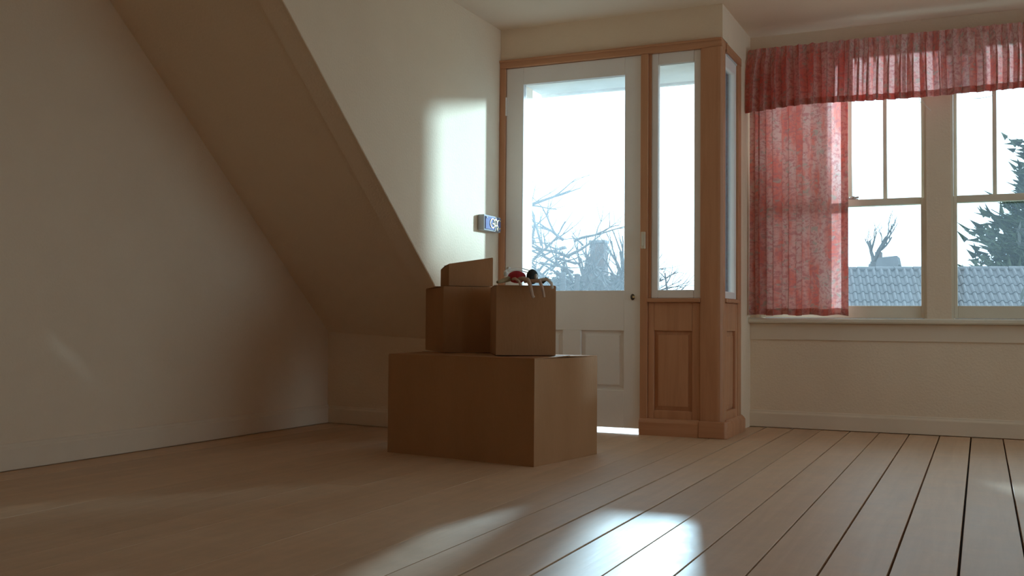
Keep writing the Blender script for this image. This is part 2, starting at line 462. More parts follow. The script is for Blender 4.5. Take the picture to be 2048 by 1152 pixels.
# ---- apron and window board
ap = MB().box(XS, XR, YW - .012, YW, .50, ZS - .031).build('trim_1', MAT['base'], bevel=.003)
struct(ap, 'flat cream apron board under the window board', 'trim')
sb = MB().prism([(YW - .055, ZS - .030), (YW - .062, ZS - .022), (YW - .062, ZS - .008), (YW - .055, ZS), (YW + .10, ZS), (YW + .10, ZS - .030)], 0, XS + .001, XR).build('trim_2', MAT['sash'])
struct(sb, 'cream window board with rounded nose below the sashes', 'window sill')

# ------------------------------------------------------------------ sash windows (three panes over one)
def sash_window(i, x0, x1, label, parent_kind='structure'):
    t = thing('window_%d' % i, label, 'window', ((x0 + x1) / 2, YW, ZS), kind='structure')
    h = (x1 - x0) / 2; H = ZH - ZS
    # lining
    MB().box(-h, -h + .012, .002, .13, 0, H).build('lining', MAT['sash'], t)
    MB().box(h - .012, h, .002, .13, 0, H).build('lining', MAT['sash'], t)
    MB().box(-h + .012, h - .012, .002, .13, H - .02, H).build('lining', MAT['sash'], t)
    g = h - .030       # half width of glass
    zm0, zm1 = 1.252 - ZS, 1.292 - ZS
    # upper sash (outer track)
    u = MB(); ya, yb = .066, .104
    u.box(-h + .012, -g, ya, yb, zm0, H - .02); u.box(g, h - .012, ya, yb, zm0, H - .02)
    u.box(-g, g, ya, yb, zm0 + .002, zm1); u.box(-g, g, ya, yb, H - .065, H - .02)
    us = u.build('upper_sash', MAT['sash'], t, bevel=.003)
    npane = max(3, round(2 * g / .187)); p = .187
    for k in range(1, npane):
        xm = g - p * k
        MB().box(xm - .011, xm + .011, ya + .004, yb - .004, zm1, H - .065).build('glazing_bar', MAT['sash'], us, bevel=.003)
    for k in range(npane):
        MB().box((g - p * (k + 1) + .011) if k < npane - 1 else -g, g - p * k - (.011 if k else 0), .083, .087, zm1, H - .065).build('pane', MAT['glass'], us)
    # lower sash (inner track)
    l = MB(); ya, yb = .022, .060
    l.box(-h + .012, -g, ya, yb, .002, zm1 - .004); l.box(g, h - .012, ya, yb, .002, zm1 - .004)
    l.box(-g, g, ya, yb, .002, .070); l.box(-g, g, ya, yb, zm0, zm1 - .004)
    ls = l.build('lower_sash', MAT['sash'], t, bevel=.003)
    MB().box(-g, g, .039, .043, .070, zm0).build('pane', MAT['glass'], ls)
    # fastener on the meeting rail
    c = MB(); xk = (.062 if i == 3 else .17)
    c.ellipsoid((xk, .035, zm1 + .006), (.018, .011, .012)); c.tube([(xk - .03, .04, zm1 + .004), (xk + .034, .036, zm1 + .010)], .006, 8)
    c.box(xk - .03, xk + .03, .026, .055, zm1 - .004, zm1 + .001)
    c.build('sash_fastener', MAT['iron' if i == 4 else 'metal'], ls, smooth=False)
    return t
labels = ['sash window half covered by the pink curtain', 'sash window with the dark conifer behind it, right of the broad post',
          'sash window just outside the right edge of the picture', 'sash window farthest to the right outside the picture']
for i, ((x0, x1), lb) in enumerate(zip(WIN, labels)): sash_window(3 + i, x0, x1, lb)
for i, (ya, yb) in enumerate(RW):
    t = thing('window_%d' % (7 + i), ['plain window in the right wall, nearer the camera', 'plain window in the right wall, nearer the sash windows'][i], 'window', (XR, (ya + yb) / 2, .55), kind='structure')
    h = (yb - ya) / 2; f = MB()
    f.box(.03, .09, -h, -h + .05, 0, 1.55); f.box(.03, .09, h - .05, h, 0, 1.55); f.box(.03, .09, -.025, .025, 0, 1.55)
    f.box(.03, .09, -h, h, 0, .05); f.box(.03, .09, -h, h, 1.50, 1.55)
    f.build('window_frame', MAT['sash'], t, bevel=.003)
    for s in (-1, 1): MB().box(.058, .062, min(s * .025, s * (h - .05)), max(s * .025, s * (h - .05)), .05, 1.50).build('pane', MAT['glass'], t)

# ------------------------------------------------------------------ wooden door screen
tr = thing('trim_3', 'red-brown varnished wooden frame around the door and sidelights', 'door frame', (XC, YD, 0), kind='structure')
def L(m, x0, x1, y0, y1, z0, z1): return m.box(x0 - XC, x1 - XC, y0 - YD, y1 - YD, z0, z1)
L(MB(), -2.4885, -2.453, YD - .012, YD + .075, 0, 2.03).build('jamb', MAT['oak'], tr, bevel=.003)
L(MB(), -1.653, -1.6125, YD - .012, YD + .075, 0, 2.03).build('jamb', MAT['oak'], tr, bevel=.003)
L(MB(), -1.6124, -1.597, YD + .004, YD + .07, .722, 2.03).build('glazing_bead', MAT['oak'], tr, bevel=.002)
hd = L(MB(), -2.4885, XS, YD - .014, YD + .08, 2.0302, 2.0755).build('head_rail', MAT['oakh'], tr, bevel=.004)
L(MB(), -2.4885, XS - .001, YD - .022, YD - .0141, 2.062, 2.0755).build('head_moulding', MAT['oakh'], tr, bevel=.003)
# side head rail and jamb
L(MB(), XS - .07, XS + .006, YD + .0805, 5.705, 2.022, 2.0675).build('head_rail', wood('redwood_rail_y', (0.46, 0.205, 0.10), (0.54, 0.255, 0.13), (0.60, 0.30, 0.165), axis='Y', rough=.42), tr, bevel=.004)
L(MB(), XS - .07, XS + .004, 5.632, 5.7045, 0, 2.0215).build('jamb', MAT['oak'], tr, bevel=.003)
# corner post with a rounded nose
ps = [(-1.328, YD - .010), (-1.235, YD - .016), (-1.222, YD - .014), (XS + .004, YD - .006), (XS + .008, YD + .006), (XS + .006, YD + .042), (XS - .07, YD + .07), (-1.328, YD + .07)]
MB().prism([(x - XC, y - YD) for x, y in ps], 2, 0, 2.03).build('corner_post', MAT['oak'], tr, bevel=.002)
# sills under the sidelights
L(MB(), -1.6124, -1.3285, YD - .020, YD + .08, .700, .7215).build('sidelight_sill', MAT['oakh'], tr, bevel=.005)
L(MB(), XS - .07, XS + .016, YD + .043, 5.6315, .700, .7215).build('sidelight_sill', MAT['oakh'], tr, bevel=.005)
# panelled wainscot below: frame + raised panel
wf = MB()
L(wf, -1.6124, -1.578, YD, YD + .04, .0, .6995); L(wf, -1.373, -1.3285, YD, YD + .04, .0, .6995)
L(wf, -1.578, -1.373, YD, YD + .04, .55, .6995); L(wf, -1.578, -1.373, YD, YD + .04, .0, .132)
wfo = wf.build('wainscot_frame', MAT['oak'], tr, bevel=.004)
def raised(x0, x1, z0, z1, yf, depth, mat, parent, base, marg=.028):
    """fielded panel: a bevelled pyramid frustum in a recess; x,z in world, base = world offset of the parent"""
    bx, by = base
    m = MB(); e = marg
    a = [(x0, yf + depth, z0), (x1, yf + depth, z0), (x1, yf + depth, z1), (x0, yf + depth, z1)]
    b = [(x0 + e, yf + depth - .004, z0 + e), (x1 - e, yf + depth - .004, z0 + e), (x1 - e, yf + depth - .004, z1 - e), (x0 + e, yf + depth - .004, z1 - e)]
    c_ = [(x0 + e, yf + depth - .010, z0 + e), (x1 - e, yf + depth - .010, z0 + e), (x1 - e, yf + depth - .010, z1 - e), (x0 + e, yf + depth - .010, z1 - e)]
    bk = [(x0, yf + depth + .012, z0), (x1, yf + depth + .012, z0), (x1, yf + depth + .012, z1), (x0, yf + depth + .012, z1)]
    m.v = [(x - bx, y - by, z) for x, y, z in a + b + c_ + bk]
    for q in range(4):
        r = (q + 1) % 4
        m.f += [(q, r, 4 + r, 4 + q), (4 + q, 4 + r, 8 + r, 8 + q), (r, q, 12 + q, 12 + r)]
    m.f += [(8, 9, 10, 11), (15, 14, 13, 12)]
    return m.build('panel', mat, parent)
raised(-1.578, -1.373, .132, .55, YD, .016, MAT['oak'], tr, (XC, YD), .022)
wf = MB()
L(wf, XS - .045, XS, YD + .0425, 5.375, 0, .6995); L(wf, XS - .045, XS, 5.585, 5.6315, 0, .6995)
L(wf, XS - .045, XS, 5.375, 5.585, .55, .6995); L(wf, XS - .045, XS, 5.375, 5.585, 0, .132)
wf.build('wainscot_frame', MAT['oak'], tr, bevel=.004)
m = MB(); L(m, XS - .03, XS - .016, 5.375, 5.585, .132, .55); L(m, XS - .017, XS - .009, 5.40, 5.56, .157, .525)
m.build('panel', MAT['oak'], tr, bevel=.004)
# plinth boards
pp = [(-.030, 0), (-.030, .068), (-.026, .076), (-.014, .086), (-.008, .088), (0.0, .088), (0.0, 0)]
MB().prism(pp, 0, -1.6515 - XC, -1.333 - XC).build('plinth', MAT['oakh'], tr)
MB().prism([(-1.3325 - XC, -.034), (XS + .020 - XC, -.034), (XS + .034 - XC, -.020), (XS + .034 - XC, .06), (XS + .0085 - XC, .06), (XS + .0085 - XC, -.0165), (-1.3325 - XC, -.0165)], 2, 0, .088).build('plinth', MAT['oakh'], tr, bevel=.006)
MB().prism([(XS - XC + x, z) for x, z in [(.0, 0), (.028, 0), (.028, .066), (.02, .078), (.01, .088), (0, .088)]], 1, .0602, 5.7045 - YD).build('plinth', MAT['oak'], tr)
# strike plate on the door jamb
lt = MB(); L(lt, -1.645, -1.622, YD - .026, YD - .0125, .985, 1.075); L(lt, -1.641, -1.630, YD - .036, YD - .026, 1.0, 1.06)
lt.build('latch_keep', MAT['sash'], tr, bevel=.003)

# sidelights
def sidelight(i, label, loc, rz, w, z0, z1, gx0, gx1, gz0, gz1):
    t = thing('window_%d' % i, label, 'window', loc, rz, kind='structure')
    f = MB()
    f.box(0, gx0, 0, .038, z0, z1); f.box(gx1, w, 0, .038, z0, z1)
    f.box(gx0, gx1, 0, .038, z0, gz0); f.box(gx0, gx1, 0, .038, gz1, z1)
    f.build('window_frame', MAT['white'], t, bevel=.004)
    MB().box(gx0, gx1, .017, .021, gz0, gz1).build('pane', MAT['glass'], t)
    return t
sidelight(1, 'tall narrow sidelight in a white frame beside the door', (-1.5968, YD + .006, 0), 0, .268, .722, 2.03, .036, .231, .766, 1.968)
sidelight(2, 'slim side-facing sidelight between corner post and curtain', (XS - .008, 5.3355, 0), math.pi / 2, .2960, .722, 2.0215, .040, .256, .760, 1.955)

# ------------------------------------------------------------------ glazed door
dx0, dx1, dz0, dz1 = -2.4515, -1.6545, .028, 2.0285
dr = thing('door_1', 'white painted half-glazed door with two lower panels', 'door', (dx0, YD + .004, 0), kind='structure')
def D(x0, x1, z0, z1, y0=0.0, y1=.042): return MB().box(x0 - dx0, x1 - dx0, y0, y1, z0, z1)
gx0, gx1, gz0, gz1 = -2.346, -1.7465, .765, 1.931
D(dx0, gx0, dz0, dz1).build('stile', MAT['white'], dr, bevel=.002)
D(gx1, dx1, dz0, dz1).build('stile', MAT['white'], dr, bevel=.002)
D(gx0, gx1, gz1, dz1).build('rail', MAT['white'], dr, bevel=.002)
D(gx0, gx1, .548, gz0).build('rail', MAT['white'], dr, bevel=.002)
D(gx0, gx1, dz0, .228).build('rail', MAT['white'], dr, bevel=.002)
D(-2.100, -1.994, .228, .548).build('muntin', MAT['white'], dr, bevel=.002)
by = (dx0, YD + .004)
raised(-2.346, -2.100, .228, .548, YD + .004, .016, MAT['white'], dr, by)
raised(-1.994, -1.7465, .228, .548, YD + .004, .016, MAT['white'], dr, by)
D(gx0, gx1, gz0, gz1, .028, .032).build('pane', MAT['doorglass'], dr)
for zz in (1.76, .35):
    hm = D(-2.466, -2.440, zz, zz + .105, -.0035, 0.0); hm.tube([(-.002, -.006, zz), (-.002, -.006, zz + .105)], .007, 8)
    hm.build('hinge', MAT['white'], dr)
es = MB().ellipsoid((-1.698 - dx0, -.002, .729), (.012, .006, .017), 12, 8)
eo = es.build('keyhole_plate', MAT['iron'], dr, smooth=True)
MB().tube([(-1.692 - dx0, -.004, .729), (-1.686 - dx0, -.022, .729)], [.005, .007], 8).build('knob', MAT['brass'], eo)

# ------------------------------------------------------------------ small box with gilt letters on the cheek
gp = thing('bell_box', 'small grey box with gilt monogram letters mounted beside the door', 'bell box', (XC, 4.986, 1.088))
MB().box(.001, .040, 0, .212, 0, .086).build('case', MAT['plastic'], gp, bevel=.005)
MB().box(.0395, .0445, .012, .204, .008, .078).build('front_panel', MAT['blue'], gp, bevel=.002)
def letter(pts, r=.0030):
    m = MB(); pts = [(.046, .014 + y * .19, .043 + z * .076) for y, z in pts]
    m.tube(pts, r, 6); return m
arc = lambda cy, cz, ry, rz_, a0, a1, n=12: [(cy + ry * math.cos(math.radians(a0 + (a1 - a0) * i / n)), cz + rz_ * math.sin(math.radians(a0 + (a1 - a0) * i / n))) for i in range(n + 1)]
letter(arc(.42, 0, .15, .33, 50, 320) + [(.53, -.02), (.40, -.02)]).build('letter', MAT['brass'], gp)
pl = letter([(.62, -.50), (.62, .48)]); q = letter(arc(.62, .08, .11, .24, 0, 360, 16)); pl2 = MB()
pl2.v = pl.v + q.v; pl2.f = pl.f + [tuple(i + len(pl.v) for i in f) for f in q.f]; pl2.build('letter', MAT['brass'], gp)
letter(arc(.86, 0, .13, .33, 50, 310)).build('letter', MAT['brass'], gp)
letter([(.72, -.30), (.76, -.48)]).build('letter', MAT['brass'], gp)
MB().ellipsoid((.046, .026, .071), (.002, .008, .006)).build('indicator', MAT['plastic'], gp)

# ------------------------------------------------------------------ cardboard boxes
def carton(name, label, corner, ang, w, d, h, z, closed=True, tops=None, bots=None):
    t = thing(name, label, 'box', (corner[0], corner[1], z), ang, 'stacked cardboard boxes')
    tops = tops or (h, h, h, h); bots = bots or (0, 0, 0, 0)
    th = .006
    cs = [(0, 0), (w, 0), (w, d), (0, d)]
    # four side walls with small bulges
    names = []
    for i in range(4):
        j = (i + 1) % 4
        n = 8; m = MB(); a = Vector((*cs[i], 0)); b = Vector((*cs[j], 0)); dirv = (b - a).normalized(); inn = Vector((-dirv.y, dirv.x, 0))
        for s in range(n + 1):
            u = s / n
            for r in range(n + 1):
                v = r / n
                zz = (bots[i] * (1 - u) + bots[j] * u) * (1 - v) + (tops[i] * (1 - u) + tops[j] * u) * v
                bul = -.004 * math.sin(math.pi * u) * math.sin(math.pi * v) * (1 if (i % 2 == 0) else .6)
                p = a.lerp(b, u) + inn * bul
                m.v.append((p.x, p.y, zz))
        nn = n + 1
        for s in range(n):
            for r in range(n): m.f.append((s*nn + r, (s+1)*nn + r, (s+1)*nn + r + 1, s*nn + r + 1))
        o = m.build('side', MAT['card'], t)
        sm = o.modifiers.new('thick', 'SOLIDIFY'); sm.thickness = th; sm.offset = -1
    # floor of the box
    MB().hexa([(th, th, bots[0] + .001), (w - th, th, bots[1] + .001), (w - th, d - th, bots[2] + .001), (th, d - th, bots[3] + .001),
               (th, th, bots[0] + .007), (w - th, th, bots[1] + .007), (w - th, d - th, bots[2] + .007), (th, d - th, bots[3] + .007)]).build('bottom', MAT['card'], t)
    # two long flaps that meet in the middle, and the tape over the joint
    e = .0005; lift = .004
    f1 = [(e, e, tops[0]), (w - e, e, tops[1]), (w - e, d / 2 - .001, (tops[1] + tops[2]) / 2 + lift), (e, d / 2 - .001, (tops[0] + tops[3]) / 2 + lift)]
    f2 = [(e, d / 2 + .001, (tops[0] + tops[3]) / 2 + lift), (w - e, d / 2 + .001, (tops[1] + tops[2]) / 2 + lift), (w - e, d - e, tops[2]), (e, d - e, tops[3])]
    for f in (f1, f2):
        MB().hexa([(x, y, zz - .001) for x, y, zz in f] + [(x, y, zz + .004) for x, y, zz in f]).build('flap', MAT['card'], t, bevel=.002)
    q = [(.002, d / 2 - .025, (tops[0] + tops[3]) / 2 + lift), (w - .002, d / 2 - .025, (tops[1] + tops[2]) / 2 + lift), (w - .002, d / 2 + .025, (tops[1] + tops[2]) / 2 + lift), (.002, d / 2 + .025, (tops[0] + tops[3]) / 2 + lift)]
    MB().hexa([(x, y, zz + .0035) for x, y, zz in q] + [(x, y, zz + .005) for x, y, zz in q]).build('tape', MAT['tape'], t)
    return t
angA = math.radians(-9.8)
carton('cardboard_box', 'large brown cardboard box on the floor, lowest of the stack', (-2.447, 4.012), angA, .790, .520, .440, 0.0)
carton('cardboard_box', 'brown cardboard box with its corner turned forward, under the small box', (-2.250, 4.165), math.radians(41), .40, .40, .300, .4500)
carton('cardboard_box', 'brown cardboard box carrying the limp toy', (-1.889, 3.972), math.radians(30), .257, .335, .296, .4500)
carton('cardboard_box', 'small tilted cardboard box on top of the stack', (-2.280, 4.272), math.radians(44), .218, .146, .1, .7600, tops=(.100, .135, .112, .080))

# ------------------------------------------------------------------ limp toy on the front box
ty = thing('rag_toy', 'limp toy with red body and dark head draped over box edge', 'toy', (-1.790, 4.035, .7560), math.radians(30))
MB().ellipsoid((-.028, .010, .030), (.040, .030, .027), 14, 10).build('body', MAT['red'], ty, smooth=True)
hdm = MB().ellipsoid((.038, .004, .032), (.026, .028, .033), 14, 10).build('head', MAT['black'], ty, smooth=True)
MB().ellipsoid((.050, -.016, .030), (.010, .010, .014), 10, 8).build('face_patch', MAT['metal'], hdm, smooth=True)
fr = .030
def limb(name, pts, r0, r1, mat):
    n = len(pts); MB().tube(pts, [r0 + (r1 - r0) * i / (n - 1) for i in range(n)], 8).build(name, mat, ty, smooth=True)
limb('leg', [(-.035, .0, .018), (-.005, -.030, .022), (.012, -.058, .016), (.020, -.071, -.006), (.025, -.073, -.030), (.030, -.074, -.052), (.036, -.076, -.060)], .010, .007, MAT['cloth'])
limb('leg', [(.005, .0, .012), (.040, -.030, .012), (.062, -.060, .010), (.070, -.071, -.012), (.076, -.073, -.036), (.080, -.076, -.058)], .009, .006, MAT['cloth'])
limb('arm', [(.045, .0, .012), (.085, -.020, .020), (.100, -.040, .018), (.112, -.066, .002), (.115, -.073, -.020)], .008, .006, MAT['thread'])
limb('arm', [(-.050, .0, .020), (-.040, -.035, .022), (-.026, -.065, .008), (-.020, -.071, -.010)], .006, .005, MAT['cloth'])
limb('tail', [(-.062, .004, .022), (-.085, -.020, .014), (-.105, -.045, .008), (-.118, -.060, .004)], .013, .006, MAT['straw'])
limb('foot', [(.080, .0, .010), (.096, -.012, .022), (.112, -.020, .014)], .010, .008, MAT['black'])
st = MB()
for a, b, c_ in [((-.070, .0, .040), (-.050, .0, .072), (.020, .0, .048)), ((-.075, -.004, .050), (-.030, .01, .082), (.030, .01, .056)), ((-.082, -.01, .030), (-.080, .0, .060), (-.060, .01, .070)), ((-.045, .0, .060), (-.06, .0, .078), (-.085, .0, .052))]:
    pts = [Vector(a) * (1 - t) ** 2 + Vector(b) * 2 * t * (1 - t) + Vector(c_) * t * t for t in [i / 8 for i in range(9)]]
    st.tube(pts, .0022, 5)
st.build('string', MAT['thread'], ty)
MB().ellipsoid((-.078, -.008, .044), (.010, .009, .012), 10, 8).build('bead', MAT['thread'], ty, smooth=True)
MB().ellipsoid((-.066, .0, .066), (.009, .008, .007), 10, 8).build('bead', MAT['thread'], ty, smooth=True)

# ------------------------------------------------------------------ curtain, valance and rail
def cloth(name, x0, x1, nu, nv, yfun, zfun, xfun=None, mat=None, parent=None):
    m = MB(); us = [i / nu for i in range(nu + 1)]; uvs = []
    for j in range(nv + 1):
        v = j / nv; s = 0.0; prev = None
        for u in us:
            x = x0 + (x1 - x0) * u
            if xfun: x += xfun(u, v)
            y = yfun(u, v); z = zfun(u, v)
            m.v.append((x, y, z))
            mid = (x0 + (x1 - x0) * u, yfun(u, .5))
            if prev is not None: s += math.hypot(mid[0] - prev[0], mid[1] - prev[1])
            prev = mid
            uvs.append((s, z))
    nn = nu + 1
    for j in range(nv):
        for i in range(nu): m.f.append((j*nn + i, j*nn + i + 1, (j+1)*nn + i + 1, (j+1)*nn + i))
    o = m.build(name, mat or MAT['floral'], parent, smooth=True)
    me = o.data; ul = me.uv_layers.new(name='UVMap')
    for lp in me.loops: ul.data[lp.index].uv = uvs[lp.vertex_index]
    return o
r_ = random.Random(11)
def waves(n, lo, hi, seed):
    q = random.Random(seed)
    return [(q.uniform(lo, hi), q.uniform(0, 6.28), q.uniform(.5, 1.0)) for _ in range(n)]
ct = thing('curtain', 'pink floral chintz curtain hanging left of the sash windows', 'curtain', (0, 0, 0))
cw = waves(3, 9, 13, 5); cw2 = waves(3, 18, 30, 8)
def cy(u, v):
    dens = max(0.0, 1 - u / .80) ** .6
    ph = 2 * math.pi * (8.6 * u - 2.0 * u * u + .16 * math.sin(5.1 * u + 1.0) + .10 * math.sin(13 * u)) + .25 * math.sin(2.5 * v + 9 * u)
    return 5.898 - (.024 * dens * math.cos(ph) * (.7 + .3 * v) + .004 * math.sin(17 * u + 2 * v))
def cz(u, v): return 2.10 - (2.10 - (.6405 + .004 * math.sin(23 * u))) * v
def cphase(u): return 2 * math.pi * (8.6 * u - 2.0 * u * u + .16 * math.sin(5.1 * u + 1.0) + .10 * math.sin(13 * u))
def cx(u, v):
    dens = max(0.0, 1 - u / .80) ** .6
    return -.0135 * dens * math.sin(2 * cphase(u) + .5 * math.sin(2.5 * v + 9 * u)) * (.75 + .25 * v)
cl = cloth('drape', -1.192, -.664, 420, 60, cy, cz, cx, parent=ct)
# added layer dimming backlight behind all but the last hand's breadth of the drape
cloth('lining', -1.196, -.768, 120, 30, lambda u, v: 5.934 + .003 * math.sin(40 * u), lambda u, v: cz(u * .804, v * .985), parent=ct, mat=MAT['lining'])
# hem folded double along the edge and the foot
hm = cloth('side_hem', -.702, -.6635, 6, 60, lambda u, v: cy(.929 + .071 * u, v) - .0025, lambda u, v: cz(.929 + .071 * u, v), parent=ct)
cloth('bottom_hem', -1.192, -.664, 420, 4, lambda u, v: cy(u, .975 + .025 * v) - .0025, lambda u, v: cz(u, .975 + .025 * v), lambda u, v: cx(u, .975 + .025 * v), parent=ct)
prop(ct)
# valance
va = thing('valance', 'gathered pink floral valance with frilled top above the windows', 'valance', (0, 0, 0))
VX0, VX1 = -1.205, 2.10
VL = VX1 - VX0
q = random.Random(21)
vmod = [(q.uniform(2.0, 14.0), q.uniform(0, 6.28), q.uniform(.2, .55)) for _ in range(7)]
def vph(s): return 2 * math.pi * s / .060 + sum(a * 2.2 * math.sin(f * s + p) for f, p, a in vmod)
def vamp(s): return .35 + .65 * abs(math.sin(3.1 * s + 1.2 * math.sin(5.3 * s)))
gath = waves(4, 110, 240, 31)
def vfold(s): return vamp(s) * .5 * (1 + math.cos(vph(s)))
def vy(u, v):
    s = VL * u
    g = sum(a * math.sin(fq * s + ph) for fq, ph, a in gath) / 3
    k = max(0.0, min(1.0, (v - .08) / .45))
    band = math.exp(-((v - .13) / .05) ** 2)
    e = 5.822 - .010 * k - (.006 + .030 * k) * vamp(s) * math.cos(vph(s) + .4 * math.sin(3 * v + 7 * s)) - .0075 * g * (1 - k) + .012 * band
    ret = max(0.0, 1 - s / .06)          # the end returns to the wall
    return e + .03 * ret * ret
def vz(u, v):
    s = (VX1 - VX0) * u
    top = 2.146 + .0045 * sum(a * math.sin(fq * s * .8 + ph) for fq, ph, a in gath) / 2
    bot = 1.806 - .010 * vfold(s) + .005 * math.sin(5 * s) - .020 * math.exp(-(s / .18) ** 2)
    return top + (bot - top) * v
def vxf(u, v):
    s = VL * u; k = max(0.0, min(1.0, (v - .05) / .4))
    return -.028 * v * math.exp(-(s / .12) ** 2) - (.004 + .0075 * k) * vamp(s) * math.sin(2 * vph(s) + .8 * math.sin(3 * v + 7 * s)) * min(1.0, s / .1)
cloth('valance_cloth', VX0, VX1, 2000, 24, vy, vz, vxf, parent=va)
cloth('bottom_hem', VX0, VX1, 2000, 2, lambda u, v: vy(u, .90 + .10 * v) - .0025, lambda u, v: vz(u, .90 + .10 * v), lambda u, v: vxf(u, .90 + .1 * v), parent=va)
for pts in ([(-.300, 5.82, 1.815), (-.280, 5.815, 1.785), (-.262, 5.815, 1.750), (-.236, 5.815, 1.722)], [(.078, 5.82, 1.810), (.070, 5.815, 1.785), (.045, 5.812, 1.772), (.0, 5.815, 1.768), (-.03, 5.815, 1.772)], [(-.304, 5.82, 1.815), (-.292, 5.812, 1.79), (-.285, 5.812, 1.765)]):
    MB().tube(pts, .0013, 5).build('loose_thread', MAT['thread'], va)
rl = MB().box(-1.17, 2.12, 5.915, 5.940, 2.105, 2.158)
rl.build('curtain_rail', MAT['rail'], None, bevel=.003)
prop(bpy.data.objects['curtain_rail'], 'dark narrow curtain rail showing behind the frilled valance top', 'curtain rail')
for k in range(6): MB().box(-1.1 + k * .6, -1.08 + k * .6, 5.9405, YW, 2.12, 2.15).build('bracket', MAT['rail'], bpy.data.objects['curtain_rail'])

# ------------------------------------------------------------------ outside, close to the house
struct(MB().box(-2.6, XS - .12, YD + .10, 6.6, -.20, -.012).build('balcony_floor', MAT['concrete'], bevel=.01), 'pale concrete landing outside the door', 'landing')
ev = thing('trim_4', 'pale eaves board over the door seen through the glass', 'eaves', (-1.9, 5.4, 2.0), kind='structure')
MB().box(-.6, .68, -.005, .48, .012, .030).build('soffit', MAT['concrete'], ev)
MB().box(-.6, .68, .48, .505, -.004, .16).build('fascia', MAT['concrete'], ev, bevel=.003)
gd = MB().box(-60, 60, 6.8, 140, -3.3, -3.0).build('ground', MAT['grass'])
struct(gd, 'rough grass garden beyond the house', 'ground')

# ---- trees
def grow(m, p, d, length, rad, depth, rnd, spread, up=.15, kids=(2, 3), shrink=.72, n=5, segs=4):
    pts = [p]; rads = [rad]; cur = Vector(p); dv = Vector(d).normalized()
    for s in range(segs):
        dv = (dv + Vector((rnd.uniform(-1, 1), rnd.uniform(-1, 1), rnd.uniform(-1, 1))) * .16 + Vector((0, 0, up * .25))).normalized()
        cur = cur + dv * (length / segs); pts.append(cur.copy()); rads.append(rad * (1 - .45 * (s + 1) / segs))
    m.tube(pts, rads, n, cap=False)
    if depth <= 0: return
    for k in range(rnd.randint(*kids)):
        i = rnd.randint(max(1, segs - 2), segs)
        nd = (dv + Vector((rnd.uniform(-1, 1), rnd.uniform(-1, 1), rnd.uniform(-.5, 1))) * spread).normalized()
        grow(m, pts[i], nd, length * shrink * rnd.uniform(.8, 1.15), rads[i] * .75, depth - 1, rnd, spread, up, kids, shrink, max(3, n - 1), segs)
def bare_tree(label, base, h, rad, depth, seed, spread=.55, lean=(0, 0), shrink=.72, kids=(2, 3), name='bare_tree', first=None):
    t = thing(name, label, 'tree' if name == 'bare_tree' else 'shrub', base, group=None)
    rnd = random.Random(seed)
    ztop = first if first else h * .35
    m = MB(); m.tube([(0, 0, -.1), (lean[0]*.3, lean[1]*.3, ztop*.5), (lean[0]*.6, lean[1]*.6, ztop)], [rad * 1.3, rad * 1.05, rad * .95], 8)
    m.build('trunk', MAT['bark'], t, smooth=True)
    b = MB()
    for k in range(rnd.randint(3, 4)):
        a = rnd.uniform(0, 6.28)
        d = Vector((math.cos(a) * spread, math.sin(a) * spread * .6, 1.0))
        grow(b, Vector((lean[0]*.6, lean[1]*.6, ztop - .01)), d, (h - ztop) * .38, rad * .7, depth, rnd, spread, kids=kids, shrink=shrink)
    b.build('branches', MAT['bark'], t, smooth=True)
    return t
G = -3.0
bare_tree('leafless forked tree standing behind the tiled roof ridge', (-2.72, 30.0, G), 7.0, .085, 4, 4, spread=.62, kids=(2, 2), first=5.3, shrink=.78)
# thin saplings and the tangle of bare shrubs seen through the door
bare_tree('thin leafless sapling beside the chimney, seen through the door', (-4.20, 12.75, G), 5.4, .035, 3, 9, spread=.30, kids=(1, 2), first=4.0)
bare_tree('thin leafless sapling leaning left of the chimney, seen through the door', (-4.75, 12.95, G), 5.1, .030, 2, 17, spread=.42, lean=(-.15, 0), kids=(1, 2), first=4.1)
def tangle(label, base, h, width, seed, n=46):
    t = thing('bare_shrub', label, 'shrub', base)
    rnd = random.Random(seed)
    st_ = MB(); tw = MB()
    for k in range(7):
        a = rnd.uniform(-1, 1)
        st_.tube([(a * width * .2, 0, 0), (a * width * .35, rnd.uniform(-.2, .2), h * .5), (a * width * .5, rnd.uniform(-.3, .3), h * .78)], [.05, .04, .03], 6)
    for k in range(n):
        x = rnd.uniform(-.5, .5) * width; y = rnd.uniform(-.4, .4); z = h * rnd.uniform(.70, .86)
        p = Vector((x, y, z)); d = Vector((rnd.uniform(-1, 1), rnd.uniform(-.4, .4), rnd.uniform(-.1, .8)))
        grow(tw, p, d, rnd.uniform(.22, .42), rnd.uniform(.010, .020), 2, rnd, .9, up=0.0, kids=(2, 3), n=4)
    st_.build('stems', MAT['bark'], t, smooth=True)
    prop(tw.build('twigs', MAT['bark'], t, smooth=True), kind='stuff')
    return t
tangle('tangled bare shrub low behind the left half of the door glass', (-4.55, 10.2, G), 5.25, 1.3, 2, 120)
tangle('tangled bare shrub low behind the right half of the door glass', (-3.85, 11.4, G), 4.75, 1.1, 6, 80)
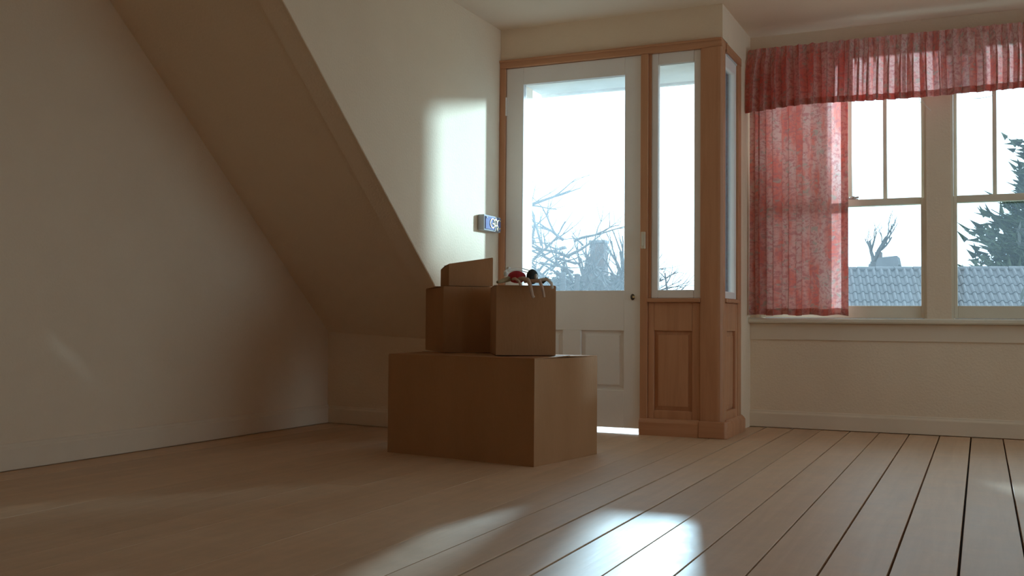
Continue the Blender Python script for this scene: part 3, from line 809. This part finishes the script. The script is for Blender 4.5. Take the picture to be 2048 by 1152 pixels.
# a lone branch reaching in from a tree left of the door
bt = thing('bare_tree', 'bare tree left of the door whose single branch reaches across the glass', 'tree', (-4.75, 9.0, G))
MB().tube([(0, 0, 0), (.02, 0, 2.5), (-.05, .05, 5.4)], [.14, .12, .08], 8).build('trunk', MAT['bark'], bt, smooth=True)
b = MB(); rnd = random.Random(5)
main = [Vector((.0, 0, 4.45)), Vector((.40, 0, 4.58)), Vector((.80, 0, 4.70)), Vector((1.05, 0, 4.77)), Vector((1.24, 0, 4.83))]
b.tube(main, [.030, .022, .016, .010, .004], 6)
for i in range(1, 4):
    for k in range(2): grow(b, main[i], Vector((1, rnd.uniform(-.5, .5), rnd.uniform(-.1, .55))), .28, .008, 1, rnd, .6, up=0, n=4)
for k in range(8): grow(b, Vector((0, 0, 4.6 + .1 * k)), Vector((rnd.uniform(-1, -.2), rnd.uniform(-1, 1), .7)), .9, .03, 2, rnd, .6, n=4)
b.build('branches', MAT['bark'], bt, smooth=True)

def leaf_mass(m, c, r, n, size, rnd, squash=1.0):
    for _ in range(n):
        while True:
            p = Vector((rnd.uniform(-1, 1), rnd.uniform(-1, 1), rnd.uniform(-1, 1)))
            if .25 < p.length < 1: break
        p = Vector((c[0] + p.x * r[0], c[1] + p.y * r[1], c[2] + p.z * r[2]))
        a = Vector((rnd.gauss(0, 1), rnd.gauss(0, 1), rnd.gauss(0, 1))).normalized(); bb_ = a.orthogonal().normalized()
        s = size * rnd.uniform(.6, 1.3); i = len(m.v)
        m.v += [tuple(p - a * s), tuple(p + bb_ * s * .4), tuple(p + a * s), tuple(p - bb_ * s * .4)]
        m.f.append((i, i + 1, i + 2, i + 3))
def hedge(label, base, length, top, depth, seed, ang=0.0):
    hg = thing('hedge', label, 'hedge', base, ang)
    m = MB(); rnd = random.Random(seed); n = int(length / .26)
    for k in range(n):
        for dz in (0.0, -.45, -.9): leaf_mass(m, (-length / 2 + (k + .5) * .26, rnd.uniform(-.1, .1), top - .25 + dz + rnd.uniform(-.08, .06)), (.30, depth, .30), 420, .055, rnd)
    prop(m.build('foliage', MAT['hedge'], hg), kind='stuff')
    for k in range(int(length / .4)):
        x = -length / 2 + (k + .5) * .4
        MB().tube([(x, 0, 0), (x + .05, .05, top * .6), (x, 0, top - .3)], [.05, .04, .02], 5).build('stem', MAT['bark'], hg)
    return hg
hedge('dense winter hedge along the bottom of the door glass', (-6.1, 14.2, G), 3.6, 4.25, .35, 8)
hedge('clipped hedge out of the picture beyond the right-hand sashes', (1.15, 9.3, G), 2.6, 4.96, .45, 5, math.radians(70))  # added out of view to keep low sun off the gable wall

def conifer(label, base, h, rmax, seed, layers=26, blade=.12, per=26):
    t = thing('conifer', label, 'tree', base); rnd = random.Random(seed)
    MB().tube([(0, 0, 0), (.03, 0, h * .5), (0, 0, h * .98)], [h * .022, h * .015, .01], 8).build('trunk', MAT['bark'], t, smooth=True)
    br = MB(); fo = MB()
    for i in range(layers):
        f = (i + .5) / layers; z = h * (.22 + .77 * f); R = rmax * (1 - f) ** .75 * rnd.uniform(.85, 1.12) + .12
        nb = max(5, int(11 * (1 - f) + 5))
        for k in range(nb):
            a = 2 * math.pi * (k + rnd.random()) / nb; L_ = R * rnd.uniform(.7, 1.12)
            p0 = Vector((0, 0, z)); d = Vector((math.cos(a), math.sin(a), .10)); tip = p0 + d * L_ + Vector((0, 0, .22 * L_ * rnd.uniform(.2, 1)))
            mid = p0 + d * L_ * .5 + Vector((0, 0, -.06 * L_))
            bs = blade / .13; br.tube([p0, mid, tip], [.022 * bs, .013 * bs, .005 * bs], 4, cap=False)
            for s in range(per):
                u = rnd.uniform(.18, 1.03) ** .7
                c_ = p0 * (1 - u) ** 2 + mid * 2 * u * (1 - u) + tip * u * u
                c_ = c_ + Vector((rnd.gauss(0, .09), rnd.gauss(0, .09), rnd.gauss(0, .07))) * (L_ * .6)
                dr_ = (d + Vector((rnd.uniform(-1, 1), rnd.uniform(-1, 1), rnd.uniform(-.1, 1.1))) * .9).normalized()
                w_ = dr_.orthogonal().normalized() * blade * rnd.uniform(.18, .34); l_ = dr_ * blade * rnd.uniform(.8, 1.7); j = len(fo.v)
                fo.v += [tuple(c_ - w_), tuple(c_ + w_), tuple(c_ + l_)]
                fo.f.append((j, j + 1, j + 2))
                w2 = w_.cross(dr_); fo.v += [tuple(c_ - w2), tuple(c_ + w2), tuple(c_ + l_ * .9)]
                fo.f.append((j + 3, j + 4, j + 5))
    br.build('branches', MAT['bark'], t, smooth=True)
    prop(fo.build('foliage', MAT['needle'], t), kind='stuff')
    return t
conifer('dark dense conifer filling the lower right window pane', (3.5, 36.0, G), 9.3, 4.6, 3, layers=32, per=34, blade=.32)
conifer('tall conifer out of the picture to the right that shades the sashes', (8.1, 14.0, G), 12.0, 3.2, 23, layers=30, per=40, blade=.2)  # added out of view so its crown stops sun entering the sashes
conifer('taller paler conifer standing behind the dark one', (4.7, 48.0, G), 15.2, 5.6, 12, layers=30, per=34, blade=.48)

# ---- neighbouring roof of interlocking tiles below the windows
rf = thing('tiled_house', 'neighbouring house with a ribbed tile roof seen through the sashes', 'house', (-1.1, 26.1, 0), math.radians(13))
slope = math.radians(36); cs_, sn_ = math.cos(slope), math.sin(slope)
RZ = 1.87
tw_, tl_ = .172, .34
# one tile: a raised roll and a flat pan, with thickness; local x across, y up the slope (towards the ridge), z normal
prof = [(0, .0), (.022, .0), (.042, .032), (.065, .056), (.092, .056), (.115, .032), (.135, .0), (.172, .0)]
tm = MB()
for (yy, zz) in ((0, .020), (tl_ + .05, .0)):
    for (px, pz) in prof: tm.v.append((px, yy, pz + zz))
n = len(prof)
for i in range(n - 1): tm.f.append((i, i + 1, n + i + 1, n + i))
for (px, pz) in prof: tm.v.append((px, 0, pz + .002))
for i in range(n - 1): tm.f.append((2 * n + i, 2 * n + i + 1, i + 1, i))
tmesh = tm.mesh('tile', MAT['tile'])
ncol, nrow = 37, 8
for r in range(nrow):
    for k in range(ncol):
        o = bpy.data.objects.new('tile', tmesh); COL.objects.link(o); o.parent = rf
        dist = tl_ * (nrow - r)          # distance below the ridge along the slope
        o.location = (-2.9 + k * tw_ + (0.0), -dist * cs_, RZ - dist * sn_ + rng.uniform(-.004, .004))
        o.rotation_euler = (slope, 0, rng.uniform(-.01, .01))
# the rest of the roof below, walls and ridge
rest = MB(); L0, L1 = tl_ * nrow, 3.6
rest.hexa([(-4.2, -L1*cs_, RZ-L1*sn_-.05), (7, -L1*cs_, RZ-L1*sn_-.05), (7, 0, RZ-.05), (-4.2, 0, RZ-.05), (-4.2, -L1*cs_, RZ-L1*sn_-.01), (7, -L1*cs_, RZ-L1*sn_-.01), (7, 0, RZ-.005), (-4.2, 0, RZ-.005)])
rest.hexa([(-4.2, 0, RZ-.05), (7, 0, RZ-.05), (7, 3.0, RZ-2.2), (-4.2, 3.0, RZ-2.2), (-4.2, 0, RZ-.005), (7, 0, RZ-.005), (7, 3.0, RZ-2.15), (-4.2, 3.0, RZ-2.15)])
rest.build('roof', MAT['tile'], rf)
MB().prism([(-2.7, -3.0), (-2.7, RZ - 2.25), (0, RZ - .06), (2.7, RZ - 2.0), (2.7, -3.0)], 0, -4.0, 6.8).build('wall', MAT['render'], rf)
for k in range(16):
    MB().tube([(-2.9 + k * .42, 0, RZ + .0), (-2.9 + k * .42 + .40, 0, RZ + .0)], [.075, .07], 10).build('ridge_tile', MAT['tile'], rf)
# ---- far house with a stepped block beside the forked tree
hb = thing('far_house', 'hazy far house block below the forked bare tree', 'house', (-2.62, 33.0, G))
MB().prism([(-.45, 0), (-.45, 5.35), (-.20, 5.55), (.35, 5.60), (.40, 5.35), (.25, 5.0), (.25, 0)], 1, -.6, .6).build('wall', MAT['render'], hb)
MB().box(-.30, -.12, -.2, .2, 5.4, 5.75).build('chimney', MAT['brickm'], hb)
# ---- house with a chimney seen through the door
hc = thing('chimney_house', 'house with a tall tapering chimney seen through the door', 'house', (-7.05, 20.0, G))
MB().prism([(-1.9, 0), (-1.9, 4.05), (-.55, 4.35), (.9, 4.15), (1.6, 3.9), (1.6, 0)], 1, -.2, 2.6).build('wall', MAT['render'], hc)
MB().prism([(-.36, 4.1), (-.30, 4.55), (-.17, 4.85), (-.15, 5.17), (.13, 5.17), (.15, 4.7), (.19, 4.1)], 1, -.45, -.205).build('chimney', MAT['brickm'], hc, bevel=.01)
MB().box(-.18, .16, -.48, -.18, 5.171, 5.23).build('chimney_cap', MAT['render'], hc, bevel=.01)
